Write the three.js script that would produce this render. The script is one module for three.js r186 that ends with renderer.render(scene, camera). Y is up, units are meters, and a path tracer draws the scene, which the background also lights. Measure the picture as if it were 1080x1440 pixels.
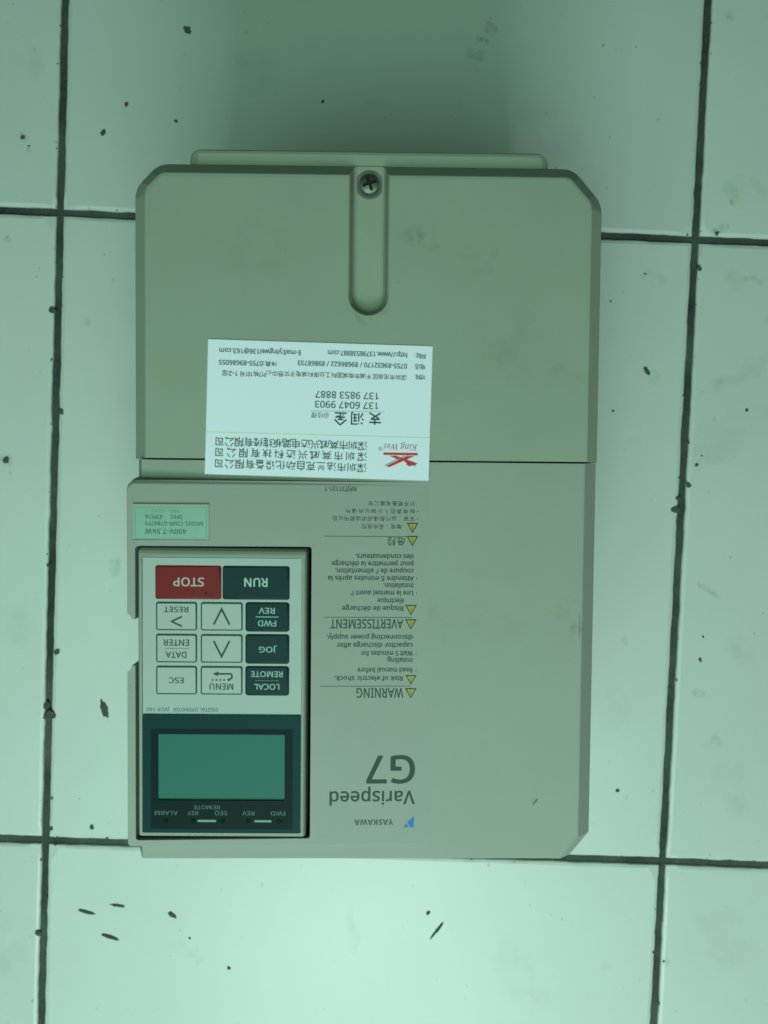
import * as THREE from 'three';
import { mergeGeometries, toCreasedNormals, mergeVertices } from 'three/addons/utils/BufferGeometryUtils.js';
import { Brush, Evaluator, SUBTRACTION } from 'three-bvh-csg';
import { ImprovedNoise } from 'three/addons/math/ImprovedNoise.js';
import { RectAreaLightUniformsLib } from 'three/addons/lights/RectAreaLightUniformsLib.js';

// ---------------------------------------------------------------- camera, light, exposure
const scene = new THREE.Scene();
const camera = new THREE.PerspectiveCamera(60.0, 768 / 1024, 0.02, 30);
camera.position.set(0.2039, 0.56415, 0.15607);
camera.up.set(-0.0386, -0.0422, -0.9984);
camera.lookAt(0.2039 + 0.01096, 0.56415 - 0.99906, 0.15607 + 0.04185);
camera.focus = 0.43; camera.userData.fStop = 12;           // a touch of softness, as from a hand-held phone
scene.add(camera);

const renderer = new THREE.WebGLRenderer({ antialias: true });
renderer.setSize(768, 1024);
renderer.toneMapping = THREE.LinearToneMapping;
renderer.toneMappingExposure = 1.0;
renderer.shadowMap.enabled = true;
scene.background = new THREE.Color(0, 0, 0);

RectAreaLightUniformsLib.init();
const TINT = [0.60, 1.0, 0.86];
function areaLight(name, x, y, z, tx, ty, tz, w, h, k, tint = TINT) {
  const l = new THREE.RectAreaLight(new THREE.Color().setRGB(...tint), k, w, h);
  l.name = name; l.position.set(x, y, z); l.lookAt(tx, ty, tz); scene.add(l); return l;
}
areaLight('workshop_lamp', 0.24, 0.97, 0.98, 0.22, 0, 0.45, 0.42, 0.36, 15.6, [0.73, 1.0, 1.02]);
areaLight('ceiling_light', 0.05, 1.6, 0.72, 0.08, 0, 0.95, 1.15, 1.0, 4.6, [0.50, 1.0, 0.72]);

// ---------------------------------------------------------------- helpers
const mm = 0.001;
let seed = 77123;
const rnd = () => { seed = (seed * 1664525 + 1013904223) >>> 0; return seed / 4294967296; };
const noise = new ImprovedNoise();
const fbm = (x, y, z = 0.37, oct = 4) => { let s = 0, a = 0.5; for (let i = 0; i < oct; i++) { s += a * noise.noise(x, y, z + i * 7.3); x *= 2.03; y *= 2.03; a *= 0.5; } return s; };
const used = {};
function numbered(n) { used[n] = (used[n] ?? -1) + 1; return used[n] ? n + '_' + String(used[n]).padStart(3, '0') : n; }
function obj(name, g, mat, parent = scene) {
  const m = new THREE.Mesh(g, mat); m.name = numbered(name); m.castShadow = m.receiveShadow = true; parent.add(m); return m;
}
function tag(o, label, category, group, kind) {
  if (label) o.userData.label = label;
  if (category) o.userData.category = category;
  if (group) o.userData.group = group;
  if (kind) o.userData.kind = kind;
  return o;
}
const canvas = (w, h) => { const c = document.createElement('canvas'); c.width = w; c.height = h; return c; };
function tex(c, srgb = true) {
  const t = new THREE.CanvasTexture(c); t.magFilter = THREE.LinearFilter; t.wrapS = t.wrapT = THREE.RepeatWrapping;
  if (srgb) t.colorSpace = THREE.SRGBColorSpace; return t;
}
const lin2s = (v) => Math.round(255 * (v <= 0.0031308 ? v * 12.92 : 1.055 * Math.pow(v, 1 / 2.4) - 0.055));
const css = (r, g, b, a = 1) => `rgba(${lin2s(r)},${lin2s(g)},${lin2s(b)},${a})`;

// closed loft through rings of [u, y, v] millimetres (y rising), capped at both ends
function loft(rings) {
  const n = rings[0].length, pos = [], idx = [], flat = rings.map((r) => r.map((p) => new THREE.Vector2(p[0], p[2])));
  for (const r of rings) for (const p of r) pos.push(p[0] * mm, p[1] * mm, p[2] * mm);
  const turn = THREE.ShapeUtils.area(flat[0]) > 0, tri = (a, b, c, f) => (f ? idx.push(c, b, a) : idx.push(a, b, c));
  for (let k = 0; k + 1 < rings.length; k++) for (let i = 0; i < n; i++) {
    const j = (i + 1) % n, a = k * n + i, b = k * n + j, c = a + n, d = b + n;
    tri(a, b, d, turn); tri(a, d, c, turn);
  }
  for (const [k, top] of [[0, false], [rings.length - 1, true]]) for (const t of THREE.ShapeUtils.triangulateShape(flat[k].slice(), [])) {
    const up = THREE.ShapeUtils.area(t.map((i) => flat[k][i])) < 0, [p, q, r] = t.map((i) => k * n + i);
    tri(p, q, r, up !== top);
  }
  let g = new THREE.BufferGeometry();
  g.setAttribute('position', new THREE.Float32BufferAttribute(pos, 3)); g.setIndex(idx);
  g = g.toNonIndexed(); g.computeVertexNormals();
  g.setAttribute('uv', new THREE.Float32BufferAttribute(new Float32Array(g.attributes.position.count * 2), 2));
  return g;
}
// polygon inset: edge i runs from point i to i+1 and moves inwards by d[i]
function inset(poly, d) {
  const n = poly.length, s = Math.sign(THREE.ShapeUtils.area(poly.map((p) => new THREE.Vector2(p[0], p[1])))), L = [];
  for (let i = 0; i < n; i++) {
    const [x0, y0] = poly[i], [x1, y1] = poly[(i + 1) % n], l = Math.hypot(x1 - x0, y1 - y0), nx = -(y1 - y0) / l * s, ny = (x1 - x0) / l * s;
    L.push([nx, ny, nx * x0 + ny * y0 + d[i]]);
  }
  return poly.map((p, i) => {
    const a = L[(i + n - 1) % n], b = L[i], det = a[0] * b[1] - a[1] * b[0];
    if (Math.abs(det) < 1e-6) return [p[0] + b[0] * d[i], p[1] + b[1] * d[i]];
    return [(a[2] * b[1] - a[1] * b[2]) / det, (a[0] * b[2] - a[2] * b[0]) / det];
  });
}
const ring = (poly, y) => poly.map(([u, v]) => [u, y, v]);
// rounded rectangle as points, radii at (u0v0, u1v0, u1v1, u0v1)
function rrect(u0, u1, v0, v1, r, seg = 6) {
  const R = Array.isArray(r) ? r : [r, r, r, r], out = [];
  const arc = (cx, cy, rad, a0) => { for (let i = 0; i <= seg; i++) { const a = a0 + (i / seg) * Math.PI / 2; out.push([cx + rad * Math.cos(a), cy + rad * Math.sin(a)]); } };
  arc(u0 + R[0], v0 + R[0], R[0], Math.PI); arc(u1 - R[1], v0 + R[1], R[1], 1.5 * Math.PI);
  arc(u1 - R[2], v1 - R[2], R[2], 0); arc(u0 + R[3], v1 - R[3], R[3], Math.PI / 2);
  return out;
}
// rounded rectangle drawn in by [left, right, head, foot] times t
function rin(u0, u1, v0, v1, r, d, t, seg = 6) {
  const [l, rt, h, f] = Array.isArray(d) ? d.map((e) => e * t) : [d * t, d * t, d * t, d * t], R = Array.isArray(r) ? r : [r, r, r, r];
  const m = (x, a, b) => Math.max(0.06, x - (a + b) / 2);
  return rrect(u0 + l, u1 - rt, v0 + h, v1 - f, [m(R[0], l, h), m(R[1], rt, h), m(R[2], rt, f), m(R[3], l, f)], seg);
}
const evaluator = new Evaluator(); evaluator.useGroups = false; evaluator.attributes = ['position', 'normal', 'uv'];
function cut(g, ...tools) {
  let b = new Brush(g); b.updateMatrixWorld();
  for (const t of tools) { const c = new Brush(t); c.updateMatrixWorld(); b = evaluator.evaluate(b, c, SUBTRACTION); b.updateMatrixWorld(); }
  const out = b.geometry.index ? b.geometry.toNonIndexed() : b.geometry;
  return out;
}
function crease(g, a = 0.6) {                                 // smooth rounded edges, keep the large flats flat
  const o = toCreasedNormals(g, a), p = o.attributes.position, n = o.attributes.normal, A = new THREE.Vector3(), B = new THREE.Vector3(), C = new THREE.Vector3();
  for (let i = 0; i < p.count; i += 3) {
    A.fromBufferAttribute(p, i); B.fromBufferAttribute(p, i + 1).sub(A); C.fromBufferAttribute(p, i + 2).sub(A); B.cross(C);
    const l = B.length(); if (l < 24e-6) continue;
    B.divideScalar(l); for (let k = 0; k < 3; k++) n.setXYZ(i + k, B.x, B.y, B.z);
  }
  return o;
}
function roundCorners(poly, radii) {                          // polygon corners replaced by short arcs
  const out = [], n = poly.length;
  poly.forEach((p, i) => {
    if (!radii[i]) { out.push(p); return; }
    const a = poly[(i + n - 1) % n], b = poly[(i + 1) % n], la = Math.hypot(a[0] - p[0], a[1] - p[1]), lb = Math.hypot(b[0] - p[0], b[1] - p[1]), r = radii[i];
    const s = [p[0] + (a[0] - p[0]) / la * r, p[1] + (a[1] - p[1]) / la * r], e = [p[0] + (b[0] - p[0]) / lb * r, p[1] + (b[1] - p[1]) / lb * r];
    for (let k = 0; k <= 5; k++) { const t = k / 5; out.push([0, 1].map((c) => (1 - t) ** 2 * s[c] + 2 * t * (1 - t) * p[c] + t * t * e[c])); }
  });
  return out;
}
// print plane: canvas is the sheet read upright (the drive lies head down, so it is turned half round)
function planar(g, u0, u1, v0, v1) {
  const p = g.attributes.position, uv = new Float32Array(p.count * 2);
  for (let i = 0; i < p.count; i++) { uv[2 * i] = (u1 - p.getX(i) / mm) / (u1 - u0); uv[2 * i + 1] = (p.getZ(i) / mm - v0) / (v1 - v0); }
  g.setAttribute('uv', new THREE.BufferAttribute(uv, 2)); return g;
}
function slab(u0, u1, v0, v1, y0, y1, r = 0.5, bevel = 0.15) {
  const [P, q, q2] = [0, 0.35, 1].map((t) => rin(u0, u1, v0, v1, r, bevel, t, 5));
  return crease(loft([ring(P, y0), ring(P, y1 - bevel), ring(q, y1 - bevel * 0.35), ring(q2, y1)]), 0.9);
}
function grain(g, baseRGB, w, h, amp, scale) {               // low contrast mottling of moulded, handled plastic or glazed clay
  const c = canvas(w, h), x = c.getContext('2d'), im = x.createImageData(w, h);
  for (let j = 0; j < h; j++) for (let i = 0; i < w; i++) {
    const f = 1 + amp * fbm(i * scale + g * 13.1, j * scale - g * 5.7) + amp * 0.35 * (rnd() - 0.5), o = (j * w + i) * 4;
    im.data[o] = lin2s(baseRGB[0] * f); im.data[o + 1] = lin2s(baseRGB[1] * f); im.data[o + 2] = lin2s(baseRGB[2] * f); im.data[o + 3] = 255;
  }
  x.putImageData(im, 0, 0); return c;
}

// ---------------------------------------------------------------- stroke letters for the Chinese print (16 x 16 grid, hex pairs)
const RAD = {
  氵: '1133 0628 1f49', 土: '0555 323c 0d5b', 扌: '0454 313e1d 0a58', 讠: '1132 06363d5b', 亻: '4108 252f', 木: '0555 313f 360a 3659',
  王: '0353 0858 333d 0e5c', 纟: '3105 0545 450a 0a4a 0e5c', 阝: '111f 114135 35592a', 辶: '1123 07272c0f 2c4efe',
};
const HAN = {
  深: '氵 6461f1f4 9376 c3e6 69f9 a6af a96e a9fe', 圳: '土 717a5f a3ad e1ef', 市: '8083 03f3 2d27d7ddbd 848f', 法: '氵 65e5 a1a9 59f9 996eee cbfe',
  兰: '3153 d1b3 25d5 38c8 1efe', 克: '8085 12f2 35c5c93935 691f 999efefc', 自: '8052 23d3df2f23 27d7 2bdb', 动: '1262 0676 360c6b 5a7d 85e5ddbd a1a86f',
  化: '亻 e478 717efefb', 设: '讠 718465 71c1c5f5 69e9 e96f 79ef', 备: '6026 52c2 c217 54f8 3adadf3f3a 3cdc 8a8f', 有: '03f3 700a 46c6cfaf 464f 49c9 4ccc',
  限: '阝 71e1e979 75e5 717fbc 9aff fbbc', 公: '6016 a0f6 781ded beff', 司: '12e2eebe 25a5 38a8ad3d38', 英: '03f3 5155 a1a5 3a36c6ca 858a 0afa 8a0f 8aff',
  威: '24f4 240f b1ccfefb e8ae c1e3 4797 654b9e 864f', 兴: '2146 7086 e0b6 08f8 6a1f aaff', 达: '辶 54f4 a15c a5fb', 科: '6112 0565 323f 350a 3569 8194 7688 7bfa d1df',
  技: '扌 65f5 a1a8 68e8 e86f 88ff', 电: '23d3db2b23 27d7 808ffffd', 路: '1262661612 464e 0e8c 191e 4b7b b075 93e3 e36a 85fa 8bebef8f8b', 板: '木 f172 727a6f 76e6 e66f 88ff',
  维: '纟 9065 828f 83f3 87f7 8bfb 8fff b3bf', 修: '亻 646c a175 93e3 e378 85f8 c89b db8e fd9f', 支: '03f3 8087 27d7 d71f 38ff', 润: '氵 6172 646f 81f1ffdf 85d5 89d9 8ddd b5bd',
  金: '8007 80f7 47b7 2aea 878e 4c5d cbab 0fff', 总: '3052 c0a2 34d4d93934 2b0e 5b5fbfbd 8a9c daed', 经: '纟 72d268 a5f9 7aea aaaf 6fff', 理: '王 71f1f87871 74f4 b1bf 7bfb 6fff',
  地: '土 747ffffc 67f4faea b1bc', 址: '土 a1af 747f a7f7 6fff', 龙: '04f4 711f 858efefb e67d b0d2', 岗: '3134d4d1 8084 2f27e7eecf 59be b95e', 区: 'e1111efe 44cc c34d',
  平: '22d2 4456 c4a6 08f8 828f', 湖: '氵 5494 7177 57979d5d57 b2f2ffdf b2bb9f b7f7 bbfb', 华: '5016 3338 e275 7077e7e5 0bfb 878f', 南: '03f3 8086 2f26e6eecf 5869 b8a9 5aba 4ccc 8a8f',
  城: '土 73f3 736f 77a7ad9d b1cbfefb e56f e0f2', 国: '12e2ef1f12 45b5 48b8 4cbc 858c 9aab', 际: '阝 73e3 67f7 b7bfaf 8a6d dafd', 工: '22d2 828e 0efe', 业: '515e a1ae 1439 e4b9 0efe',
  原: '12f2 120f 8264 55d5db5b55 58d8 8b8f 5d4f bdde', 料: '1235 6245 0767 313f 360c 376b 9194 8698 7bfa d1df', 子: '22d287 878f5e 08f8', 交: '8082 03f3 4518 b5e8 b81f 48ff',
  易: '30d0d63630 33d3 4718 47e7edbe 7a2d ba6f', 中: '13e3eb1b13 808f', 心: '281c 555efefa 7497 d4f8', 栋: '木 63f3 9069f9 b5bfaf 8b6e dafe', 号: '31d1d53531 08f8 685bdbdeae',
  层: '11e1e515 110f 48d8 3bfb 8b4fef cdfe', 话: '讠 e173 65f5 a2a9 7aeaef7f7a', 传: '亻 74e4 57f7 a179e9ac 8bce', 真: '12f2 8084 34d4dc3c34 37d7 39d9 0cfc 5d1f bdff', 网: '1f11f1ffdf 347c 743c 84dc d48c',
  危: '6016 52b295 16f6 160f 58c8cb9b 585effed', 险: '阝 a064 a0f5 86d6 8a9d b9bc e8cc 6fff', 触: '4114 4282 2474747f 240f 2777 2b7b 84f4fa8a84 b1be 7efe', 受: 'e021 3354 8294 d2b4 0907f7f9 4aca ca1f 5aff',
  伤: '亻 9057 83f3 68f8 e8edbe a56f', 安: '8082 1512e2e5 08f8 744bdf b82f', 装: '3137 1225 63f3 a0a6 77e7 09f9 8a0d 5b5f9d 7aff', 前: '3052 c0a2 03f3 2f25757f5f 2878 2b7b a5ac e4efcf',
  请: '讠 72f2 85e5 67f7 a0a7 8f89e9efcf 8bdb 8ddd', 勿: '5017 44e4edbf 8419 b44f', 打: '扌 73f3 b3bf9f', 开: '12e2 08f8 52581f a2af', 盖: '4052 b0a2 22d2 25d5 08f8 8288 2f2adadf 6a6f aaaf 0fff',
  运: '辶 72d2 56f6 966beb d8fc', 行: '5104 5409 363f 82e2 76f6 c6cfaf', 断: '111d7d 414b 2575 4527 4577 f195 959a8f 98f8 c8cf', 源: '氵 61f1 614f a174 84e4ea8a84 87e7 babf 8c6e dcfe',
  后: 'd022 221c0f 25f5 59e9ef5f59', 分: '6017 a0f6 38c8cdae 781f', 钟: '4106 2464 1868 383e6c 74f4fb7b74 b1bf', 以: '222d6a 6386 d29c d26f 9bff', 内: '1f14e4eecf 80874c 87cc',
  阅: '2132 151f 51f1ffdf 5467 b4a7 57b7ba5a57 6a4f 9aae', 读: '讠 72e2 a0a5 65f5e7 8798 6afa a76f bbff', 说: '讠 7194 e1b4 75e5ea7a75 8a6f aabefefc', 明: '12626c1c12 1767 91f1ffdf 91995f 95f5 9afa',
  书: '22d2d8 08f8fdcd 717f c0e2', '、': '6a9d', '：': '4546 4b4c', '，': '5a4e',
};
function han(x, ch, x0, y0, w, h, weight = 1.35) {           // one character, top left at (x0, y0)
  const s = HAN[ch]; if (!s) return;
  const all = s.split(' ').map((t) => RAD[t] ?? t).join(' ').split(' ');
  x.lineWidth = weight * w / 16; x.lineCap = 'butt'; x.lineJoin = 'miter';
  for (const st of all) {
    x.beginPath();
    for (let i = 0; i + 1 < st.length; i += 2) { const px = x0 + (parseInt(st[i], 16) + 0.5) * w / 16, py = y0 + (parseInt(st[i + 1], 16) + 0.5) * h / 16; i ? x.lineTo(px, py) : x.moveTo(px, py); }
    x.stroke();
  }
}
function hanLine(x, str, x0, x1, yc, size, weight) {         // spread a run of characters between x0 and x1
  const n = [...str].length, pitch = (x1 - x0 - size) / Math.max(1, n - 1);
  [...str].forEach((ch, i) => {
    const px = x0 + i * pitch;
    if (HAN[ch]) han(x, ch, px, yc - size / 2, size, size, weight);
    else { x.save(); x.font = `${size * 1.05}px sans-serif`; x.textAlign = 'center'; x.textBaseline = 'middle'; x.fillText(ch, px + size / 2, yc); x.restore(); }
  });
}
// text squeezed to run from x0 to x1 (canvas pixels), capital height cap, centred on yc
function fit(x, str, x0, x1, yc, cap, font = 'sans-serif', style = '', extra = 0) {
  x.save(); x.font = `${style} ${cap / 0.714}px ${font}`; x.textBaseline = 'alphabetic'; x.textAlign = 'left';
  const w = x.measureText(str).width;
  x.translate(x0, yc + cap / 2); x.scale((x1 - x0) / w, 1); x.fillText(str, 0, 0);
  if (extra) { x.lineJoin = 'round'; x.lineWidth = cap * extra; x.strokeStyle = x.fillStyle; x.strokeText(str, 0, 0); }
  x.restore();
}

// ---------------------------------------------------------------- materials
const plastic = (map, o = {}) => new THREE.MeshPhysicalMaterial({ map, roughness: 0.56, specularIntensity: 0.6, ...o });
const BEIGE = [0.305, 0.314, 0.25], PLATE = [0.318, 0.309, 0.268];
const fineBump = (() => { const c = canvas(512, 512), x = c.getContext('2d'), im = x.createImageData(512, 512); for (let i = 0; i < 512 * 512; i++) { const v = 110 + 60 * (rnd() - 0.5) + 40 * (rnd() - 0.5); im.data.set([v, v, v, 255], i * 4); } x.putImageData(im, 0, 0); return tex(c, false); })();
const bumpRep = (s) => { const t = fineBump.clone(); t.repeat.set(s, s); return t; };
const beigePlain = new THREE.MeshPhysicalMaterial({ color: new THREE.Color().setRGB(...BEIGE), roughness: 0.55 });
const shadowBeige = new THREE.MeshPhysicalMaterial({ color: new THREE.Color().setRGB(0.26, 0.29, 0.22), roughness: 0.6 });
const steel = new THREE.MeshPhysicalMaterial({ color: new THREE.Color().setRGB(0.30, 0.30, 0.26), metalness: 1, roughness: 0.42 });
const aluminium = new THREE.MeshPhysicalMaterial({ color: new THREE.Color().setRGB(0.6, 0.6, 0.6), metalness: 1, roughness: 0.45 });

// ---------------------------------------------------------------- floor: grout bed and tiles (one tile pitch is 0.4 m)
const groutMap = (() => { const t = tex(grain(3, [0.052, 0.064, 0.052], 512, 512, 1.2, 0.03)); t.repeat.set(12, 12); return t; })();
const floorG = new THREE.BoxGeometry(6, 0.03, 6); floorG.translate(0, -0.0172, 0);
const floor = obj('floor', floorG, new THREE.MeshStandardMaterial({ map: groutMap, roughness: 0.95, bumpMap: bumpRep(40), bumpScale: 0.001 }));
floor.position.set(0.2, 0, 0.2); tag(floor, null, null, null, 'structure');
const TILE = [0.60, 0.60, 0.565];
const stains = {   // faint marks of their own on the glaze, as [column, row]: [x mm, z mm, size mm, darkness, squash, turn]
  '0,-1': [[261, -116, 4, 0.32, 2.2, 0.4], [265, -124, 5, 0.3, 1.2, 1.3], [256, -108, 6, 0.22, 1.6, 0.2], [195, -76, 5, 0.12, 2, 0], [300, -60, 26, 0.05, 1.4, 0.5], [120, -90, 18, 0.05, 1.2, 0.7], [330, -30, 14, 0.06, 1.2, 0]],
  '1,-1': [[414, -138, 3, 0.3, 1.3, 0.5], [421, -24, 2.5, 0.35, 1.4, 1], [430, -30, 14, 0.07, 1.5, 0.4], [414, -6, 5, 0.35, 2, 2.6]],
  '-1,-1': [[-24, -45, 3.5, 0.35, 1.2, 0.4], [-20, -38, 2, 0.3, 1, 0], [-20, -90, 12, 0.06, 1.5, 1.2]],
  '-1,0': [[-30, 156, 5, 0.3, 1.4, 1.2], [-22, 260, 15, 0.05, 1.4, 1], [-32, 18, 2.5, 0.4, 1.2, 0.6]],
  '0,0': [[374, 26, 8, 0.07, 1.6, 0.2], [379, 88, 6, 0.08, 1.3, 0.4], [19, 67, 3, 0.22, 1.2, 0.6], [40, 222, 6, 0.22, 1.6, 1.7], [60, 120, 20, 0.04, 1.4, 0.8], [364, 300, 14, 0.05, 1.5, 1.3], [368, 256, 3, 0.18, 1.2, 0], [367, 130, 5, 0.12, 1.3, 0.5]],
  '1,0': [[430, 86, 12, 0.13, 3, -0.4], [446, 74, 9, 0.1, 2.4, -0.5], [438, 24, 5, 0.2, 2, 0.1], [426, 24, 8, 0.08, 1.2, 0], [450, 48, 4, 0.15, 1, 0.5], [441, 260, 12, 0.06, 1.3, 0.8], [420, 222, 5, 0.25, 3, 0.6], [417, 289, 4, 0.22, 1.6, 0.3], [430, 319, 4, 0.22, 1.3, 0.4], [428, 322, 6, 0.1, 1.8, 0], [444, 350, 18, 0.05, 1.6, 1.2], [432, 120, 30, 0.05, 2, -0.4]],
  '0,1': [[24, 446, 30, 0.03, 1.5, 0.4], [200, 452, 9, 0.08, 2.6, 1.4], [310, 480, 24, 0.035, 1.5, 1.1], [366, 470, 4, 0.14, 1.2, 0.4], [92, 470, 8, 0.06, 2.2, 0.5]],
  '1,1': [[404, 466, 4, 0.25, 1.2, 0.6], [440, 450, 24, 0.05, 1.4, 0.3]],
  '-1,1': [[-18, 470, 22, 0.05, 1.4, 1.4]],
};
function tileMap(ci, ri, marks) {
  const N = marks ? 1024 : 512, tone = 1 + 0.035 * Math.sin(ci * 4.1 + ri * 2.3), c = grain(ci * 5 + ri * 11 + 2, TILE.map((v) => v * tone), N, N, 0.055, 5.2 / N), x = c.getContext('2d'), S = N / 0.4;
  for (let k = 0; k < 140; k++) {                             // a scatter of tiny grey grit stuck in the glaze
    x.fillStyle = `rgba(40,55,48,${0.06 + 0.22 * rnd() ** 3})`; const r = (0.25 + 0.7 * rnd() ** 3) * mm * S;
    x.beginPath(); x.ellipse(rnd() * N, rnd() * N, r * (1 + rnd()), r, rnd() * 3, 0, 7); x.fill();
  }
  for (const [mx, mz, size, dark, sq, turn] of marks ?? []) {
    const px = (mx * mm - ci * 0.4) * S, pz = (mz * mm - ri * 0.4) * S;
    for (let k = 0; k < 26; k++) {
      const a = rnd() * 6.28, d = Math.sqrt(rnd()) * size * mm * S, ex = Math.cos(a) * d * sq / 1.5, ey = Math.sin(a) * d / sq;
      x.fillStyle = `rgba(52,66,58,${dark * 0.13})`; x.beginPath();
      x.ellipse(px + ex * Math.cos(turn) - ey * Math.sin(turn), pz + ex * Math.sin(turn) + ey * Math.cos(turn), size * mm * S * (0.2 + 0.3 * rnd()), size * mm * S * (0.12 + 0.2 * rnd()), turn + rnd() - 0.5, 0, 7); x.fill();
    }
  }
  return tex(c);
}
function tileGeometry(k) {                                    // glazed slab with a slightly wandering, eased edge
  const P = [], half = 197.7, n = 90;
  const side = (f) => { for (let i = 0; i < n; i++) P.push(f(-half + 2 * half * i / n)); };
  const w = (t, s) => 0.9 * fbm(t * 0.06 + 31 * k, s * 3.7) + 0.55 * fbm(t * 0.35, s * 2.1 + k * 7, 1.7, 2);
  side((t) => [t, -half + w(t, 1)]); side((t) => [half + w(t, 2), t]); side((t) => [-t, half + w(t, 3)]); side((t) => [-half + w(t, 4), -t]);
  const shrink = (d) => P.map(([a, b]) => [a * (1 - d / half), b * (1 - d / half)]);
  const g = crease(loft([ring(P, -9), ring(P, -1.3), ring(shrink(0.35), -0.55), ring(shrink(0.9), -0.15), ring(shrink(2.2), 0)]), 0.9);
  const p = g.attributes.position, uv = new Float32Array(p.count * 2);
  for (let i = 0; i < p.count; i++) { uv[2 * i] = p.getX(i) / 0.4 + 0.5; uv[2 * i + 1] = 0.5 - p.getZ(i) / 0.4; }
  g.setAttribute('uv', new THREE.BufferAttribute(uv, 2)); return g;
}
const tileGeos = [0, 1, 2, 3].map(tileGeometry), tileGloss = { roughness: 0.38, specularIntensity: 0.7 };
const plainTile = new THREE.MeshPhysicalMaterial({ map: tileMap(9, 9, null), ...tileGloss });
for (let ri = -4; ri <= 4; ri++) for (let ci = -4; ci <= 4; ci++) {
  const marks = stains[ci + ',' + ri], m = marks ? new THREE.MeshPhysicalMaterial({ map: tileMap(ci, ri, marks), ...tileGloss }) : plainTile;
  const t = obj('tile', tileGeos[(ci * 3 + ri * 5 + 40) % 4], m, floor);
  t.position.set((ci + 0.5) * 0.4 - 0.2, (rnd() - 0.5) * 0.0003, (ri + 0.5) * 0.4 - 0.2);
}

// ---------------------------------------------------------------- the drive, lying on its back with its head towards the viewer
const drive = new THREE.Group(); drive.name = numbered('inverter_drive'); scene.add(drive);
drive.position.set(0.2, 0, 0.1745); drive.rotation.y = 1.7 * Math.PI / 180;
tag(drive, 'beige plastic motor drive with keypad and screen lying upside down on white floor tiles', 'motor drive');

{ // rear case and the heat sink it stands on
  const P = rrect(-95, 96, -148, 140, 3), q = rin(-95, 96, -148, 140, 3, 1, 1);
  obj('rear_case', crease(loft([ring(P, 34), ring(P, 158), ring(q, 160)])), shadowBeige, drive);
  const parts = [slab(-94, 95, -147, 139, 24, 34, 2, 0.6)];
  for (let i = 0; i < 15; i++) { const u = -88 + i * 12.6; parts.push(slab(u - 1.4, u + 1.4, -146, 138, 0, 24.2, 0.4, 0.2)); }
  obj('heat_sink', mergeGeometries(parts), aluminium, drive);
}
{ // ledge behind the top edge of the front cover
  const [P, q, q2, q3] = [0, 0.35, 1, 2.2].map((t) => rin(-75.4, 76.6, -155.4, -130, [4.5, 5, 3, 3], 1, t, 8));
  obj('top_ledge', crease(loft([ring(P, 150), ring(P, 181), ring(q, 182), ring(q2, 182.6), ring(q3, 183)]), 0.9), plastic(tex(grain(8, BEIGE, 256, 256, 0.03, 0.02))), drive);
}
const CU = [-105, 105, -160, 150];                            // print plane shared by both covers
function coverMap(k, base, spots) {
  const S = 6, c = grain(k, base, 210 * S, 310 * S, 0.055, 0.006), x = c.getContext('2d');
  const P = (u, v) => [(CU[1] - u) * S, (CU[3] - v) * S];
  for (const [u, v, r, col, a] of spots) for (let i = 0; i < 22; i++) {
    const an = rnd() * 6.28, d = Math.sqrt(rnd()) * r, [px, py] = P(u + Math.cos(an) * d, v + Math.sin(an) * d * 0.8);
    x.fillStyle = `rgba(${col},${a * 0.11})`; x.beginPath(); x.ellipse(px, py, r * S * (0.15 + 0.3 * rnd()), r * S * (0.1 + 0.25 * rnd()), rnd() * 3, 0, 7); x.fill();
  }
  for (let i = 0; i < 70; i++) { const [px, py] = P(-95 + 190 * rnd(), -145 + 290 * rnd()); x.fillStyle = `rgba(50,60,40,${0.05 + 0.2 * rnd() ** 3})`; x.beginPath(); x.arc(px, py, (0.12 + 0.25 * rnd() ** 2) * S, 0, 7); x.fill(); }
  x.lineCap = 'round';
  for (let i = 0; i < 16; i++) { const [px, py] = P(-90 + 180 * rnd(), -140 + 280 * rnd()); x.strokeStyle = `rgba(190,200,170,${0.04 + 0.05 * rnd()})`; x.lineWidth = 0.8; x.beginPath(); x.moveTo(px, py); x.lineTo(px + (rnd() - 0.5) * 90, py + (rnd() - 0.5) * 50); x.stroke(); }
  return [c, x, P, S];
}
const gm = '46,62,48', om = '120,118,50';
const [uc] = coverMap(21, BEIGE, [[19, -118, 5, gm, 0.35], [27, -113, 3, gm, 0.25], [46, -108, 9, gm, 0.1], [-45, -112, 14, gm, 0.08], [60, -70, 20, gm, 0.06], [-80, -60, 10, om, 0.1], [84, -60, 8, om, 0.12]]);
const [lc, lx, LP] = coverMap(22, [0.312, 0.31, 0.263], [[83.5, 38, 5, om, 0.35], [88, 33, 3, om, 0.3], [90.5, 46, 3, gm, 0.35], [74, 121, 1.4, gm, 0.5], [62, 100, 18, om, 0.08], [45, 40, 22, gm, 0.05], [20, 125, 14, om, 0.07]]);
{ const [a, b] = LP(75, 120.2), [c, d] = LP(73.2, 122.4); lx.strokeStyle = 'rgba(40,50,42,.75)'; lx.lineWidth = 3; lx.beginPath(); lx.moveTo(a, b); lx.lineTo(c, d); lx.stroke(); const [e, f] = LP(91.6, 40), [g2, h2] = LP(91.8, 50); lx.lineWidth = 2; lx.strokeStyle = 'rgba(40,55,42,.4)'; lx.beginPath(); lx.moveTo(e, f); lx.lineTo(g2, h2); lx.stroke(); }

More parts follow.
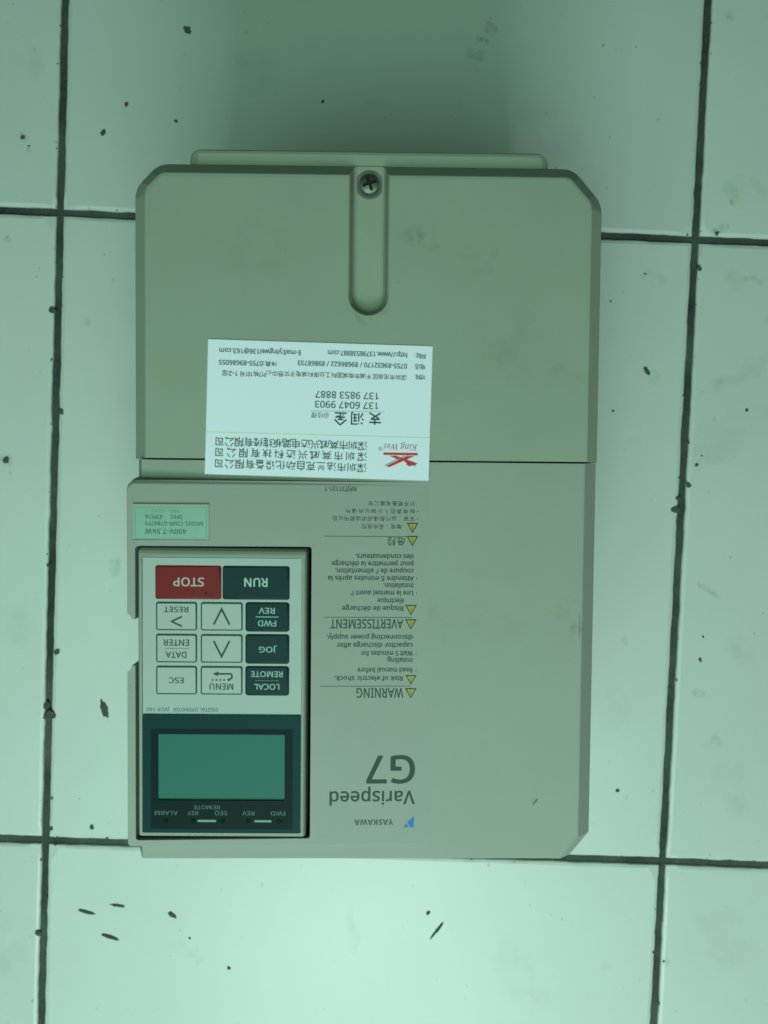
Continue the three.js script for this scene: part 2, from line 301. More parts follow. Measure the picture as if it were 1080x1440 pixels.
// profile of the covers' eased 45 degree edge: [share of inset, height]
const PROF = [[0, 150], [0, 182.2], [0.03, 183], [0.1, 183.9], [0.86, 189.2], [0.93, 189.7], [1, 189.95], [1.12, 190]];
function cover(poly, d) { return loft(PROF.map(([s, y]) => ring(s ? inset(poly, d.map((e) => e * s)) : poly, y))); }
// slot tool with a scooped floor, open at the top end
const slotRing = (r, y, shift) => ring(rrect(0.7 - r, 0.7 + r, -175, -93.4 + r + shift, [0.5, 0.5, r - 0.01, r - 0.01], 10), y);
const slotTool = loft([slotRing(5.0, 183.6, 0), slotRing(6.1, 184.2, -0.1), slotRing(6.9, 185.6, 0), slotRing(7.4, 187.6, 0.1), slotRing(7.9, 189.3, 0.2), slotRing(8.8, 190.4, 0.3), slotRing(9.2, 196, 0.3)]);
{
  const poly = roundCorners([[-88.4, -148.6], [87, -148.6], [99.6, -134.2], [99.6, -24.2], [-98.4, -24.2], [-98.4, -138]], [4.5, 4.5, 4.5, 0, 0, 4.5]);
  const g = crease(cut(cover(poly, poly.map((p, i) => (p[1] > -25 && poly[(i + 1) % poly.length][1] > -25 ? 0.25 : 6.2))), slotTool), 0.55);
  obj('upper_cover', planar(g, ...CU), plastic(tex(uc), { bumpMap: bumpRep(9), bumpScale: 0.00006 }), drive);
}
const holeTool = loft([ring(rrect(-95.5, -22.2, 12.3, 137, 1.2), 172), ring(rrect(-95.5, -22.2, 12.3, 137, 1.2), 205)]);
const notchPoly = [[-110, 38.8], [-99.4, 40.0], [-97.4, 41.6], [-96.9, 43], [-92, 43.2], [-92, 62.4], [-96.9, 62.6], [-97.1, 63.8], [-99.4, 65.8], [-110, 67]];
const notchTool = loft([ring(notchPoly, 120), ring(notchPoly, 205)]);
{
  const poly = [[-97, -23.92], [99.2, -23.92], [99.2, 137], [91.2, 146.9], [-95, 146.9], [-97, 144.4]];
  const g = crease(cut(cover(poly, [0.25, 6.6, 5.4, 0.9, 1, 3]), holeTool, notchTool), 0.55);
  obj('lower_cover', planar(g, ...CU), plastic(tex(lc), { bumpMap: bumpRep(9), bumpScale: 0.00006 }), drive);
}
{ // cross-head screw at the head of the slot
  const sc = new THREE.Group(); sc.name = numbered('screw'); sc.position.set(0.7 * mm, 183.4 * mm, -140.6 * mm); drive.add(sc);
  const head = new THREE.LatheGeometry([[0, 0], [4.3, 0], [4.3, 1.2], [3.9, 1.9], [2.6, 2.6], [0.01, 2.9]].map(([a, b]) => new THREE.Vector2(a * mm, b * mm)), 40);
  const bar = (w, l, a) => { const b = new THREE.BoxGeometry(w * mm, 3 * mm, l * mm); b.translate(0, 2.9 * mm, 0); b.rotateY(a); return b; };
  obj('screw_head', crease(cut(head, bar(1.35, 6.2, 0.35), bar(1.35, 6.2, 0.35 + Math.PI / 2)), 0.5), steel, sc);
  const fill = (a) => { const b = new THREE.BoxGeometry(1.3 * mm, 0.5 * mm, 6 * mm); b.translate(0, (1.75 + a * 0.01) * mm, 0); b.rotateY(0.35 + a * Math.PI / 2); return b; };
  obj('screw_recess_dirt', mergeGeometries([fill(0), fill(1)]), new THREE.MeshStandardMaterial({ color: new THREE.Color().setRGB(0.008, 0.01, 0.009), roughness: 1 }), sc);
  const wash = new THREE.LatheGeometry([[4.5, -0.6], [6.0, -0.6], [6.1, 0.2], [5.9, 0.45], [4.4, 0.45], [4.5, -0.6]].map(([a, b]) => new THREE.Vector2(a * mm, b * mm)), 40);
  obj('washer', wash, new THREE.MeshPhysicalMaterial({ color: new THREE.Color().setRGB(0.12, 0.13, 0.11), roughness: 0.6 }), sc);
}

// ---------------------------------------------------------------- operator housing with its printed warnings
const HU = [-100, 28, -18, 142];
const housingMap = (() => {
  const S = 12.5, W = Math.round((HU[1] - HU[0]) * S), H = Math.round((HU[3] - HU[2]) * S), c = grain(31, PLATE, W, H, 0.05, 0.0035), x = c.getContext('2d');
  const X = (u) => (HU[1] - u) * S, Y = (v) => (HU[3] - v) * S, ink = (a) => css(0.022, 0.043, 0.03, Math.min(1, a * 1.08));
  for (let i = 0; i < 60; i++) { x.fillStyle = `rgba(50,60,40,${0.05 + 0.3 * rnd() ** 3})`; x.beginPath(); x.arc(rnd() * W, rnd() * H, (0.1 + 0.25 * rnd() ** 2) * S, 0, 7); x.fill(); }
  const tx = (s, uL, uR, v, cap, a = 0.85, font, style) => { x.fillStyle = ink(a); fit(x, s, X(uL), X(uR), Y(v), cap * S, font, style, style ? 0 : cap < 3 ? 0.08 : cap > 5 ? 0.045 : 0.05); };
  // maker's name and mark
  x.fillStyle = css(0.02, 0.16, 0.42);
  const poly = (pts) => { x.beginPath(); pts.forEach(([u, v], i) => (i ? x.lineTo(X(u), Y(v)) : x.moveTo(X(u), Y(v)))); x.closePath(); x.fill(); };
  poly([[22.1, 132.6], [22.2, 127.6], [19.3, 130.3], [20.4, 132.6]]); poly([[19.9, 132.6], [18.9, 130.7], [17.6, 132.6]]);
  tx('YASKAWA', 13.2, -3.4, 130.2, 2.5, 0.9, 'sans-serif', 'bold');
  tx('Varispeed', 22.3, -14.6, 119.6, 5.6, 0.95);
  x.strokeStyle = ink(0.95);
  tx('G7', 23.2, 1.0, 107.4, 11.6, 1); 
  const tri = (u, v, s) => {                                  // yellow caution triangle
    x.fillStyle = ink(0.9); poly([[u + s, v - s * 0.85], [u - s, v - s * 0.85], [u, v + s * 0.95]]);
    x.fillStyle = css(0.42, 0.33, 0.05); poly([[u + s * 0.68, v - s * 0.64], [u - s * 0.68, v - s * 0.64], [u, v + s * 0.6]]);
    x.fillStyle = ink(0.9); x.fillRect(X(u) - 0.13 * S, Y(v + s * 0.28), 0.26 * S, s * 0.55 * S); x.fillRect(X(u) - 0.13 * S, Y(v - s * 0.38), 0.26 * S, 0.26 * S);
  };
  const rule = (uL, uR, v) => { x.fillStyle = ink(0.75); x.fillRect(X(uL), Y(v) - 0.15 * S, (uL - uR) * S, 0.3 * S); };
  tri(20.2, 74.5, 2.5); tx('WARNING', 17, -3.2, 74.4, 4.0, 0.85); rule(20, -18.2, 71.5);
  tri(20.2, 68.8, 2.4); tx('Risk of electric shock.', 17, -12.4, 68.2, 2.0);
  const bul = (v) => { x.fillStyle = ink(0.8); x.beginPath(); x.arc(X(22.3), Y(v), 0.25 * S, 0, 7); x.fill(); };
  bul(64.7); tx('Read manual before', 20.9, -2.6, 64.7, 2.0); tx('installing.', 20.9, 9.5, 60.5, 2.0);
  bul(57.5); tx('Wait 5 minutes for', 20.9, -1.2, 57.5, 2.0); tx('capacitor discharge after', 20.9, -11.5, 54.1, 2.0); tx('disconnecting power supply.', 20.9, -15.8, 50.6, 2.0);
  tri(19.9, 45.0, 2.5); tx('AVERTISSEMENT', 16.6, -14.2, 44.9, 3.9, 0.85); rule(20.2, -17, 42.1);
  tri(19.9, 38.9, 2.5); tx('Risque de décharge', 16.9, -9.4, 38.4, 2.0); tx('électrique', 16.9, 5.6, 35.1, 2.0);
  bul(31.8); tx("Lire le manuel avant l'", 20.9, -5.6, 31.8, 2.0); tx('installation.', 20.9, 7.9, 28.6, 2.0);
  bul(25.6); tx('Attendre 5 minutes après la', 20.9, -15.4, 25.6, 2.0); tx("coupure de l' alimentation,", 20.9, -12.4, 22.5, 2.0); tx('pour permettre la décharge', 20.9, -13.8, 19.4, 2.0); tx('des condensateurs.', 20.9, -4.0, 16.3, 2.0);
  x.strokeStyle = ink(0.85); x.fillStyle = ink(0.85);
  const hl = (s, uL, uR, v, size, wt = 1.6) => hanLine(x, s, X(uL), X(uR), Y(v), size * S, wt);
  tri(20.2, 9.6, 2.5); hl('危险', 17, 9.6, 9.9, 3.4, 1.8); rule(20.2, -17, 7.8);
  tri(20.2, 4.0, 2.5); hl('触电、受伤危险', 15.6, -1.4, 3.6, 2.1);
  bul(0.3); hl('安装、运行前请阅读说明书以后', 21, -13.6, 0.3, 2.1); bul(-2.9); hl('断电源后5分钟以内请勿', 21, -8, -2.9, 2.1); hl('打开前盖电路公司', 21, 1.5, -6.1, 2.1);
  tx('NPJT31131-1', -3.4, -17, -12.2, 1.9, 0.75);
  return tex(c);
})();
{
  const warp = (r) => r.map(([u, y, v]) => [u, y > 190 ? 190 + (y - 190) * (1 - 0.992 * Math.min(1, Math.max(0, (u + 98.5) / 125.5))) : y, v]);
  const rings = [[0, 150], [0, 188.8], [0.06, 189.8], [0.16, 190.5], [0.48, 193.95], [0.9, 194.86], [1.0, 195]].map(([s, y]) => warp(ring(rin(-99.4, 27, -16.6, 140.6, [5, 0.4, 0.4, 2.2], [0.7, 0.3, 3.1, 1.5], s, 7), y)));
  const g = crease(cut(loft(rings), holeTool, notchTool), 0.55);
  const h = obj('operator_housing', planar(g, ...HU), plastic(housingMap, { bumpMap: bumpRep(8), bumpScale: 0.00006 }), drive);
  tag(h, 'raised panel with printed warnings and maker name around the keypad');
}
const plateY = (u) => 190 + 5 * (1 - 0.992 * (u + 98.5) / 125.5);
{ // rating label in its shallow frame
  const S = 32, W = 31 * S, H = 15 * S, c = grain(41, [0.22, 0.36, 0.295], W, H, 0.05, 0.01), x = c.getContext('2d');
  x.strokeStyle = css(0.16, 0.26, 0.2); x.lineWidth = 0.35 * S; x.strokeRect(0.9 * S, 0.7 * S, W - 1.8 * S, H - 1.5 * S);
  x.fillStyle = css(0.025, 0.07, 0.045, 0.95);
  fit(x, '400V-7.5kW', 9.0 * S, 26.2 * S, 3.9 * S, 2.2 * S, 'sans-serif', 'bold'); fit(x, 'MODEL CIMR-G7B47P5', 2.1 * S, 26.2 * S, 7.3 * S, 1.75 * S, 'sans-serif', 'bold');
  fit(x, 'SPEC', 10.6 * S, 16 * S, 10.2 * S, 1.75 * S, 'sans-serif', 'bold'); fit(x, '47P51A', 18.8 * S, 26.2 * S, 10.2 * S, 1.75 * S, 'sans-serif', 'bold'); x.globalAlpha = 0.7; fit(x, 'PRG:10202-1', 12 * S, 26.2 * S, 12.7 * S, 1.3 * S, 'monospace');
  const lab = new THREE.Group(); lab.name = numbered('rating_label'); drive.add(lab);
  const tilt = (g) => { const p = g.attributes.position; for (let i = 0; i < p.count; i++) p.setY(i, p.getY(i) + (plateY(p.getX(i) / mm) - 195) * mm); return g; };
  obj('label_sheet', planar(tilt(slab(-96.2, -65.2, -4.3, 9.7, 194.6, 195.2, 0.4, 0.06)), -96.2, -65.2, -4.6, 10), new THREE.MeshPhysicalMaterial({ map: tex(c), roughness: 0.3 }), lab);
  const fr = [loft([ring(rin(-96.4, -64.6, -5.3, -4.1, 0.2, 0, 0), 194.6), ring(rin(-96.4, -64.6, -5.3, -4.1, 0.2, 0, 0), 195.05), ring(rin(-96.4, -64.6, -5.3, -4.1, 0.2, [0.1, 0.1, 0.05, 0.85], 1), 195.8)]), slab(-96.4, -64.6, 9.65, 10.3, 194.6, 195.45, 0.2, 0.2), slab(-65.25, -64.6, -4.25, 9.65, 194.6, 195.45, 0.2, 0.2)];
  obj('label_frame', tilt(mergeGeometries(fr)), plastic(null, { color: new THREE.Color().setRGB(...PLATE) }), lab);
  lab.userData.label = 'green rating label with model number';
}

// ---------------------------------------------------------------- digital operator: body, keypad, keys, display
const OU = [-93, -26, 17, 134];
const DARK = [0.0015, 0.023, 0.026], RED = [0.2, 0.008, 0.012], KEYPAD = [0.42, 0.43, 0.41];
const keyRows = [[35.9, 47.8], [49.4, 61.4], [62.9, 74.9]], keyCols = [[-87.1, -69.9], [-68.4, -50.8], [-49.4, -31.5]];
const operatorMap = (() => {
  const S = 16, W = 67 * S, H = 117 * S, c = grain(51, KEYPAD, W, H, 0.03, 0.004), x = c.getContext('2d'), X = (u) => (OU[1] - u) * S, Y = (v) => (OU[3] - v) * S;
  const fillR = (u0, u1, v0, v1, r, col) => { x.fillStyle = col; x.beginPath(); x.roundRect(X(u1), Y(v1), (u1 - u0) * S, (v1 - v0) * S, r * S); x.fill(); };
  // dark display half
  fillR(-94, -25, 83.3, 135, 0, css(0.004, 0.034, 0.037)); fillR(-89.4, -29.4, 89.4, 132.3, 0.6, css(0.001, 0.011, 0.012));
  const pale = css(0.13, 0.21, 0.18), tx = (s, uc, v, w, cap, col, font = 'sans-serif', style = '') => { x.fillStyle = col; fit(x, s, X(uc + w / 2), X(uc - w / 2), Y(v), cap * S, font, style, col === pale ? 0 : 0.05); };
  tx('FWD', -35.6, 125.4, 6.6, 1.7, pale); tx('REV', -48, 125.4, 5.4, 1.7, pale); tx('SEQ', -59.7, 125.4, 5.6, 1.7, pale); tx('REF', -71.5, 125.4, 4.8, 1.7, pale); tx('ALARM', -83, 125.4, 10, 1.7, pale); tx('REMOTE', -65.7, 122.9, 11.4, 1.6, pale);
  x.fillStyle = css(0.22, 0.32, 0.28); x.fillRect(X(-61.8), Y(129.3), 7.8 * S, 0.95 * S); x.fillRect(X(-38.4), Y(129.3), 7.2 * S, 0.95 * S);
  // name of the operator
  tx('DIGITAL OPERATOR', -70.5, 81.4, 19, 1.55, css(0.06, 0.11, 0.08, 0.9)); tx('JVOP-160', -86.5, 81.4, 9.6, 1.55, css(0.06, 0.11, 0.08, 0.9));
  // keys
  const frame = (c0, r0) => { x.strokeStyle = css(0.03, 0.085, 0.065); x.lineWidth = 0.62 * S; x.beginPath(); x.roundRect(X(c0[1]) + 0.31 * S, Y(r0[1]) + 0.31 * S, (c0[1] - c0[0] - 0.62) * S, (r0[1] - r0[0] - 0.62) * S, 0.7 * S); x.stroke(); };
  for (const r0 of keyRows) { frame(keyCols[0], r0); frame(keyCols[1], r0); fillR(keyCols[2][0] - 0.3, keyCols[2][1] + 0.3, r0[0] - 0.3, r0[1] + 0.3, 1.3, css(...DARK)); }
  fillR(-87.4, -59.75, 20.4, 34.6, 1, css(...RED)); fillR(-59.3, -31.2, 20.4, 34.6, 1, css(...DARK));
  const lt = css(0.3, 0.42, 0.38), dk = css(0.022, 0.06, 0.045);
  tx('STOP', -73.4, 27.3, 13.2, 3.5, css(0.5, 0.42, 0.38)); tx('RUN', -45.3, 27.3, 10.6, 3.5, css(0.42, 0.52, 0.48));
  const [c0, c1, c2] = [-78.5, -59.6, -40.5];
  tx('RESET', c0, 38.9, 10.6, 2.3, dk);
  const vee = (uc, vc, w, h, dir, lw) => { x.strokeStyle = dk; x.lineWidth = lw * S; x.lineCap = 'butt'; x.beginPath(); x.moveTo(X(uc - w), Y(vc + dir * h)); x.lineTo(X(uc), Y(vc - dir * h)); x.lineTo(X(uc + w), Y(vc + dir * h)); x.stroke(); };
  vee(c1, 41.9, 3.3, 3.3, 1, 0.8); vee(c1, 55.4, 3.3, 3.3, -1, 0.8);
  x.strokeStyle = dk; x.lineWidth = 0.75 * S; x.beginPath(); x.moveTo(X(c0 + 2.3), Y(46)); x.lineTo(X(c0 - 2.3), Y(43.9)); x.moveTo(X(c0 + 2.3), Y(41.9)); x.lineTo(X(c0 - 2.3), Y(44.1)); x.stroke();
  tx('DATA', c0, 58.0, 9, 2.5, dk); tx('ENTER', c0, 52.9, 11.2, 2.5, dk); x.fillStyle = dk; x.globalAlpha = 0.6; x.fillRect(X(c0 + 5), Y(55.5), 10 * S, 0.25 * S); x.globalAlpha = 1;
  tx('ESC', c0, 68.9, 6.8, 2.3, dk);
  tx('MENU', c1, 71.4, 10.6, 2.5, dk);
  x.fillStyle = dk; for (const d of [1.1, -0.5, -2.1, -3.7]) x.fillRect(X(c1 + d) - 0.35 * S, Y(68.6) - 0.35 * S, 0.75 * S, 0.7 * S);
  x.lineWidth = 0.75 * S; x.beginPath(); x.moveTo(X(c1 + 3.0), Y(68.6)); x.quadraticCurveTo(X(c1 + 5.2), Y(67.6), X(c1 + 4), Y(66)); x.lineTo(X(c1 - 1.8), Y(66)); x.stroke();
  x.beginPath(); x.moveTo(X(c1 - 3.8), Y(66)); x.lineTo(X(c1 - 1.4), Y(65)); x.lineTo(X(c1 - 1.4), Y(67)); x.fill(); x.beginPath(); x.arc(X(c1 + 3), Y(68.5), 0.55 * S, 0, 7); x.fill();
  tx('FWD', c2, 44.5, 8.2, 2.4, lt); tx('REV', c2, 39.2, 7, 2.4, lt); x.fillStyle = lt; x.fillRect(X(c2 + 4.8), Y(42.0), 9.6 * S, 0.4 * S);
  tx('JOG', c2, 55.6, 7.2, 2.3, lt);
  tx('LOCAL', c2, 71.4, 11, 2.4, lt); tx('REMOTE', c2, 66.0, 13.8, 2.4, lt); x.globalAlpha = 0.6; x.fillStyle = lt; x.fillRect(X(c2 + 5), Y(68.9), 10 * S, 0.3 * S); x.globalAlpha = 1;
  x.fillStyle = 'rgba(20,24,20,.7)'; x.beginPath(); x.ellipse(X(-66.2), Y(31.9), 0.8 * S, 0.6 * S, 0.4, 0, 7); x.fill();
  return tex(c);
})();
{
  const op = new THREE.Group(); op.name = numbered('digital_operator'); drive.add(op);
  const rings = [[0, 176], [0, 191.4], [0.12, 192.4], [0.4, 193.3], [0.75, 193.8], [1, 193.95]].map(([s, y]) => ring(rin(-94.9, -24.0, 13.2, 136.2, 1.6, [1.0, 1.3, 2.9, 1.5], s), y));
  const pocket = loft([ring(rrect(-92.9, -26.0, 17.0, 134.0, 0.8), 193.2), ring(rrect(-93.1, -25.8, 16.8, 134.2, 0.8), 196)]);
  obj('operator_body', crease(cut(loft(rings), pocket), 0.6), plastic(null, { color: new THREE.Color().setRGB(0.28, 0.295, 0.24), roughness: 0.5 }), op);
  const print = new THREE.MeshPhysicalMaterial({ map: operatorMap, roughness: 0.5, specularIntensity: 0.35 }), gloss = new THREE.MeshPhysicalMaterial({ map: operatorMap, roughness: 0.45, specularIntensity: 0.16 });
  obj('keypad_sheet', planar(slab(-92.7, -26.2, 17.2, 83.35, 193, 193.6, 0.5, 0.06), ...OU), print, op);
  const lens = cut(loft([ring(rrect(-92.7, -26.2, 83.45, 133.8, 0.5), 193), ring(rrect(-92.7, -26.2, 83.45, 133.8, 0.5), 194.1)]), loft([ring(rrect(-86.3, -33, 91.9, 119.9, 0.5), 192), ring(rrect(-86.5, -32.8, 91.7, 120.1, 0.5), 196)]));
  obj('display_frame', planar(crease(lens, 0.5), ...OU), gloss, op);
  const lcd = obj('display_screen', slab(-86.4, -32.9, 91.8, 120, 192.6, 193.3, 0.3, 0.03), new THREE.MeshPhysicalMaterial({ color: new THREE.Color().setRGB(0.03, 0.145, 0.118), roughness: 0.5, specularIntensity: 0.3, map: tex(grain(61, [1, 1, 1].map((v) => v * 0.93), 256, 256, 0.1, 0.012)) }), op);
  lcd.userData.label = 'blank teal screen';
  for (const u of [-35.2, -48.2, -59.2, -71.6, -83]) obj('indicator_lamp', new THREE.CylinderGeometry(0.95 * mm, 1.05 * mm, 0.35 * mm, 24).translate(u * mm, 194.2 * mm, 128.9 * mm), new THREE.MeshPhysicalMaterial({ color: new THREE.Color().setRGB(0.002, 0.016, 0.016), roughness: 0.6, specularIntensity: 0.1 }), op);
  const key = (u0, u1, v0, v1, label, r = 1) => { const k = obj('key', planar(slab(u0, u1, v0, v1, 193.2, 194.05, r, 0.22), ...OU), print, op); k.userData.label = label; };
  key(-87.2, -60.0, 20.7, 34.3, 'red STOP key'); key(-59.0, -31.5, 20.7, 34.3, 'dark RUN key');
  const names = [['pale RESET key with arrow', 'pale down arrow key', 'dark FWD REV key'], ['pale DATA ENTER key', 'pale up arrow key', 'dark JOG key'], ['pale ESC key', 'pale MENU key', 'dark LOCAL REMOTE key']];
  keyRows.forEach((r0, j) => keyCols.forEach((c0, i) => key(c0[0], c0[1], r0[0], r0[1], names[j][i])));
}

// ---------------------------------------------------------------- business card lying on the upper cover
{
  const CW = 93.9, CH = 56.3, S = 18, c = canvas(Math.round(CW * S), Math.round(CH * S)), x = c.getContext('2d');
  x.fillStyle = css(0.83, 0.79, 0.89); x.fillRect(0, 0, c.width, c.height);
  // photographs of the card read in picture pixels, turned to millimetres on the upright card
  const X = (px) => (606 - px) / 316.5 * CW * S, Y = (px, py) => ((676.5 - (606 - px) * 0.034) - py) / 190 * CH * S, k = CW / 316.5 * S;
  const row = (pa, pb, py) => { x.save(); const x0 = X(pa), y0 = Y(pa, py); x.translate(x0, y0); return X(pb) - x0; };
  const ink = css(0.05, 0.075, 0.075, 0.92);
  x.strokeStyle = x.fillStyle = ink;
  [['深圳市法兰克自动化设备有限公司', 658], ['深圳市英威兴达科技有限公司', 642.2], ['深圳市英威兴达电路板维修有限公司', 627]].forEach(([s, py]) => { const w = row(518, 303, py); hanLine(x, s, 0, w, 0, 13.4 * k, 1.7); x.restore(); });
  // red mark over its bar, and the name in italics
  const red = css(0.62, 0.02, 0.03), grey = css(0.2, 0.22, 0.22);
  const pl = (pts, col) => { x.fillStyle = col; x.beginPath(); pts.forEach(([a, b], i) => (i ? x.lineTo(X(a), Y(a, b)) : x.moveTo(X(a), Y(a, b)))); x.closePath(); x.fill(); };
  pl([[541, 639.6], [541, 636.2], [589.5, 637], [589.5, 640.6]], red);
  pl([[549, 641], [553, 640.6], [588, 653.5], [586, 656]], grey); pl([[552, 641], [559, 640.6], [590, 652], [578, 656]], red);
  pl([[585, 641.4], [574, 641], [545, 655.5], [550, 657]], red); pl([[572, 641], [569.5, 641], [544, 653.6], [543, 655.8]], grey);
  pl([[563, 652], [570, 648], [575, 652.6], [567, 655]], css(0.83, 0.79, 0.89));
  { x.fillStyle = css(0.3, 0.05, 0.06); const w = row(589, 542, 629.5); fit(x, 'King Wei', 0, w, 0, 8.2 * k, 'serif', 'italic'); x.restore(); const r = row(540, 533, 631); fit(x, '®', 0, r, 0, 5.4 * k); x.restore(); }
  x.strokeStyle = css(0.5, 0.55, 0.3, 0.7); x.lineWidth = 1.1 * k; x.beginPath(); x.moveTo(X(607), Y(607, 615.5)); x.lineTo(X(290), Y(290, 606)); x.stroke();
  // holder's name, post and numbers
  x.strokeStyle = x.fillStyle = css(0.01, 0.03, 0.03);
  [['支', 537], ['润', 512], ['金', 488]].forEach(([ch, pa]) => { row(pa, pa - 16, 589); han(x, ch, 0, -9 * k, 18 * k, 18 * k, ch === '润' ? 1.7 : 1.9); x.restore(); });
  { const w = row(463, 438, 584); x.strokeStyle = ink; hanLine(x, '总经理', 0, w, 0, 8 * k, 1.5); x.restore(); }
  x.strokeStyle = css(0.25, 0.3, 0.28, 0.8); x.lineWidth = 0.8 * k; x.beginPath(); x.moveTo(X(541), Y(541, 578.6)); x.lineTo(X(437), Y(437, 577)); x.stroke();
  x.fillStyle = css(0.06, 0.1, 0.09);
  const line = (s, pa, pb, py, cap) => { const w = row(pa, pb, py); fit(x, s, 0, w, 0, cap * k, 'sans-serif', '', cap < 7 ? 0.09 : 0.05); x.restore(); };
  line('137 6047 9903', 533, 441.5, 570.5, 9.2); line('137 9853 8887', 533, 442, 556.5, 9.2);
  // address block
  x.strokeStyle = x.fillStyle = css(0.07, 0.1, 0.09, 0.95);
  const hrow = (s, pa, pb, py) => { const w = row(pa, pb, py); hanLine(x, s, 0, w, 0, 7.8 * k, 1.9); x.restore(); };
  hrow('地址', 597, 582, 531); hrow('：', 582, 574, 531); hrow('深圳市龙岗区平湖华南城国际工业原料城电子交易中心', 571, 373, 530.5); line('P17', 372.5, 362, 525.5, 6.4); hrow('栋', 362, 354, 525); line('101', 353.5, 343, 525, 6.4); hrow('号', 343, 335, 524.6); line('1-2', 333, 319, 524.2, 6.4); hrow('层', 318, 306, 523.6);
  hrow('电话', 597, 582, 516); hrow('：', 582, 574, 516); line('0755-89632170 / 89686622 / 89868733', 571, 416, 514.5, 6.6); hrow('传真', 387, 371, 511); line(':0755-89686055', 370, 305, 510.4, 6.6);
  hrow('网址', 597, 582, 500.6); hrow('：', 582, 574, 500.6); line('http://www.13798538887.com', 571, 458, 499, 6.6); line('E-mail:yingwei136@163.com', 421, 305, 495.4, 6.6);
  // a stiff sheet, very slightly bowed, one long edge a little off the cover
  const g = new THREE.BoxGeometry(CW * mm, 0.32 * mm, CH * mm, 24, 1, 16), p = g.attributes.position;
  for (let i = 0; i < p.count; i++) {
    const a = p.getX(i) / mm / CW + 0.5, b = p.getZ(i) / mm / CH + 0.5;
    p.setY(i, p.getY(i) + (0.9 * b * b + 0.9 * a * b * b + 0.25 * (1 - 4 * (a - 0.5) ** 2) * b) * mm);
  }
  g.computeVertexNormals();
  planar(g, -CW / 2, CW / 2, -CH / 2, CH / 2);
  const card = obj('business_card', g, new THREE.MeshPhysicalMaterial({ map: tex(c), roughness: 0.5 }));
  const th = 1.7 * Math.PI / 180, uc0 = -19.7, vc0 = -45.0;
  card.position.set(0.2 + (uc0 * Math.cos(th) + vc0 * Math.sin(th)) * mm, 0.1903, 0.1745 + (-uc0 * Math.sin(th) + vc0 * Math.cos(th)) * mm);
  card.rotation.y = th - 1.2 * Math.PI / 180;
  tag(card, 'white business card with red mark and Chinese print lying on the beige motor drive', 'business card');
}

// ---------------------------------------------------------------- dirt on the tiles
const dirt = new THREE.MeshStandardMaterial({ color: new THREE.Color().setRGB(0.07, 0.085, 0.07), roughness: 0.95 });
function crumb(l, w, h, turn = 0, rough = 0.35, k = 0) {      // a small torn flake or crumb, its base on y = 0
  const g = new THREE.IcosahedronGeometry(1, 2), p = g.attributes.position;
  for (let i = 0; i < p.count; i++) {
    const a = p.getX(i), b = p.getY(i), c = p.getZ(i), f = 1 + rough * 1.6 * noise.noise(a * 1.9 + k * 3.1, b * 1.9 + k, c * 1.9 - k * 2.3);
    p.setXYZ(i, a * f * l / 2 * mm, Math.max(0, (b * f + 0.45)) * h / 1.45 * mm, c * f * w / 2 * mm);
  }
  g.rotateY(turn); g.computeVertexNormals(); return g;
}
function flake(name, x, z, l, w, h, turn, k, label, category) {
  const o = obj(name, crumb(l * 0.9, w * 0.78, h * 0.8, -turn, 0.5, k), dirt); o.position.set(x * mm, 0.0001, z * mm); tag(o, label, category); return o;
}
flake('dirt_flake', 36, 313, 12, 5, 1.2, 1.25, 1, 'dark seed-shaped dirt flake on the tile left of the drive screen', 'dirt flake');
flake('twig_fragment', 255, 450.5, 14, 1.7, 1.4, -0.95, 2, 'thin dark slanting twig fragment on the tile below the drive bottom edge', 'twig fragment');
flake('dirt_sliver', 28, 446, 10.5, 2.3, 0.8, 0.22, 3, 'dark dirt sliver nearest the left grout line among three slivers', 'dirt sliver');
flake('dirt_sliver', 48, 441, 9, 2.2, 0.8, 0.12, 4, 'dark dirt sliver closest to the drive among three slivers', 'dirt sliver');
flake('dirt_sliver', 43.5, 462, 12, 2.6, 0.9, 0.28, 5, 'dark dirt sliver farthest from the drive among three slivers', 'dirt sliver');
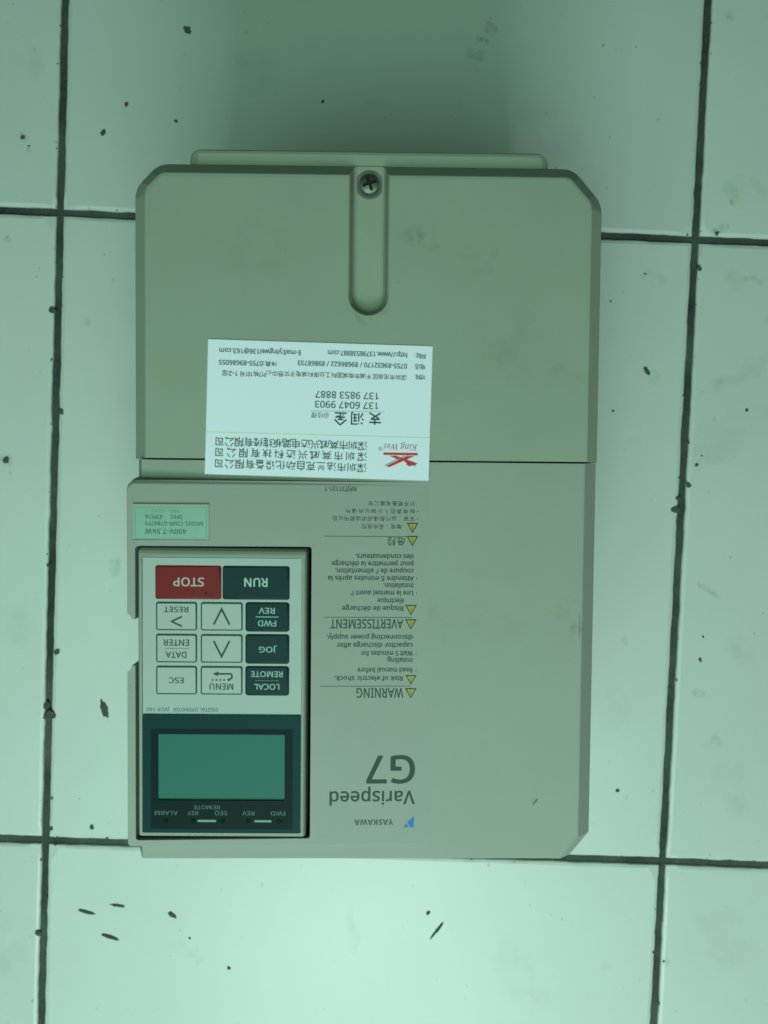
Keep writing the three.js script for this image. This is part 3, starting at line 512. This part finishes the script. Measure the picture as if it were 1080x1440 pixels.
flake('dirt_flake', 83, 446, 6, 3.2, 0.9, 0.5, 6, 'dark stubby dirt flake right of the three slivers below the drive', 'dirt flake');
flake('dirt_flake', 76, -115, 6, 4.5, 1.3, 0.7, 7, 'black ragged dirt flake near the top edge of the picture', 'dirt flake');
flake('dirt_flake', 373, 84, 6.5, 3.2, 1, 0.95, 8, 'black dirt flake on the tile beside the upper cover of the drive', 'dirt flake');
{
  const G = [], add = (x, z, s, sq = 1.3, y = 0) => { s *= 0.66; const g = crumb(s * sq, s, s * 0.3, rnd() * 3, 0.5, rnd() * 40); g.translate(x * mm, 0.0001 + y, z * mm); G.push(g); };
  for (const [x, z, s] of [[40, -68, 3.4], [26, -50, 4.2], [71, -59, 2.6], [162, -75, 2.6], [-24, -45, 3.2], [-20, -40, 1.6], [-3, 61, 5], [4, 124, 4], [-30, 156, 5], [-2, 222, 2.6], [5, 277, 4.5], [30, 390, 3.6], [95, 461, 1.8], [121, 480, 2.6], [249, 439, 3],
    [-3, 461, 4.4], [403, 18, 4.2], [369, 23, 1.8], [348, 41, 1.6], [438, 106, 2.6], [353, 110, 1.8], [402, 128, 2], [408, 142, 2.8], [403.5, 155, 4], [396, 171, 6], [418, 252, 1.8], [417, 267, 3], [368, 354, 3], [413, -4, 3], [404, 466, 1.6], [411, 136, 1.4], [1, 318, 8], [-1, 312, 5], [4, 392, 3], [4, 372, 2], [397.5, 164, 4]]) add(x, z, s);
  for (let i = 0; i < 150; i++) { const vert = rnd() < 0.55, l = rnd() < 0.5 ? 0 : 400, t = -140 + 660 * rnd(), off = (rnd() < 0.5 ? -1 : 1) * (2.2 + 1.4 * rnd() ** 2); const s = 0.5 + 1.5 * rnd() ** 3; vert ? add(l + off, t, s) : add(t, l + off, s); }
  for (let i = 0; i < 90; i++) add(-40 + 520 * rnd(), -140 + 660 * rnd(), 0.35 + 0.6 * rnd() ** 3);
  tag(obj('dirt_specks', mergeGeometries(G), dirt), 'fine dark grit scattered over the tiles and along the grout', 'grit', null, 'stuff');
}

renderer.render(scene, camera);
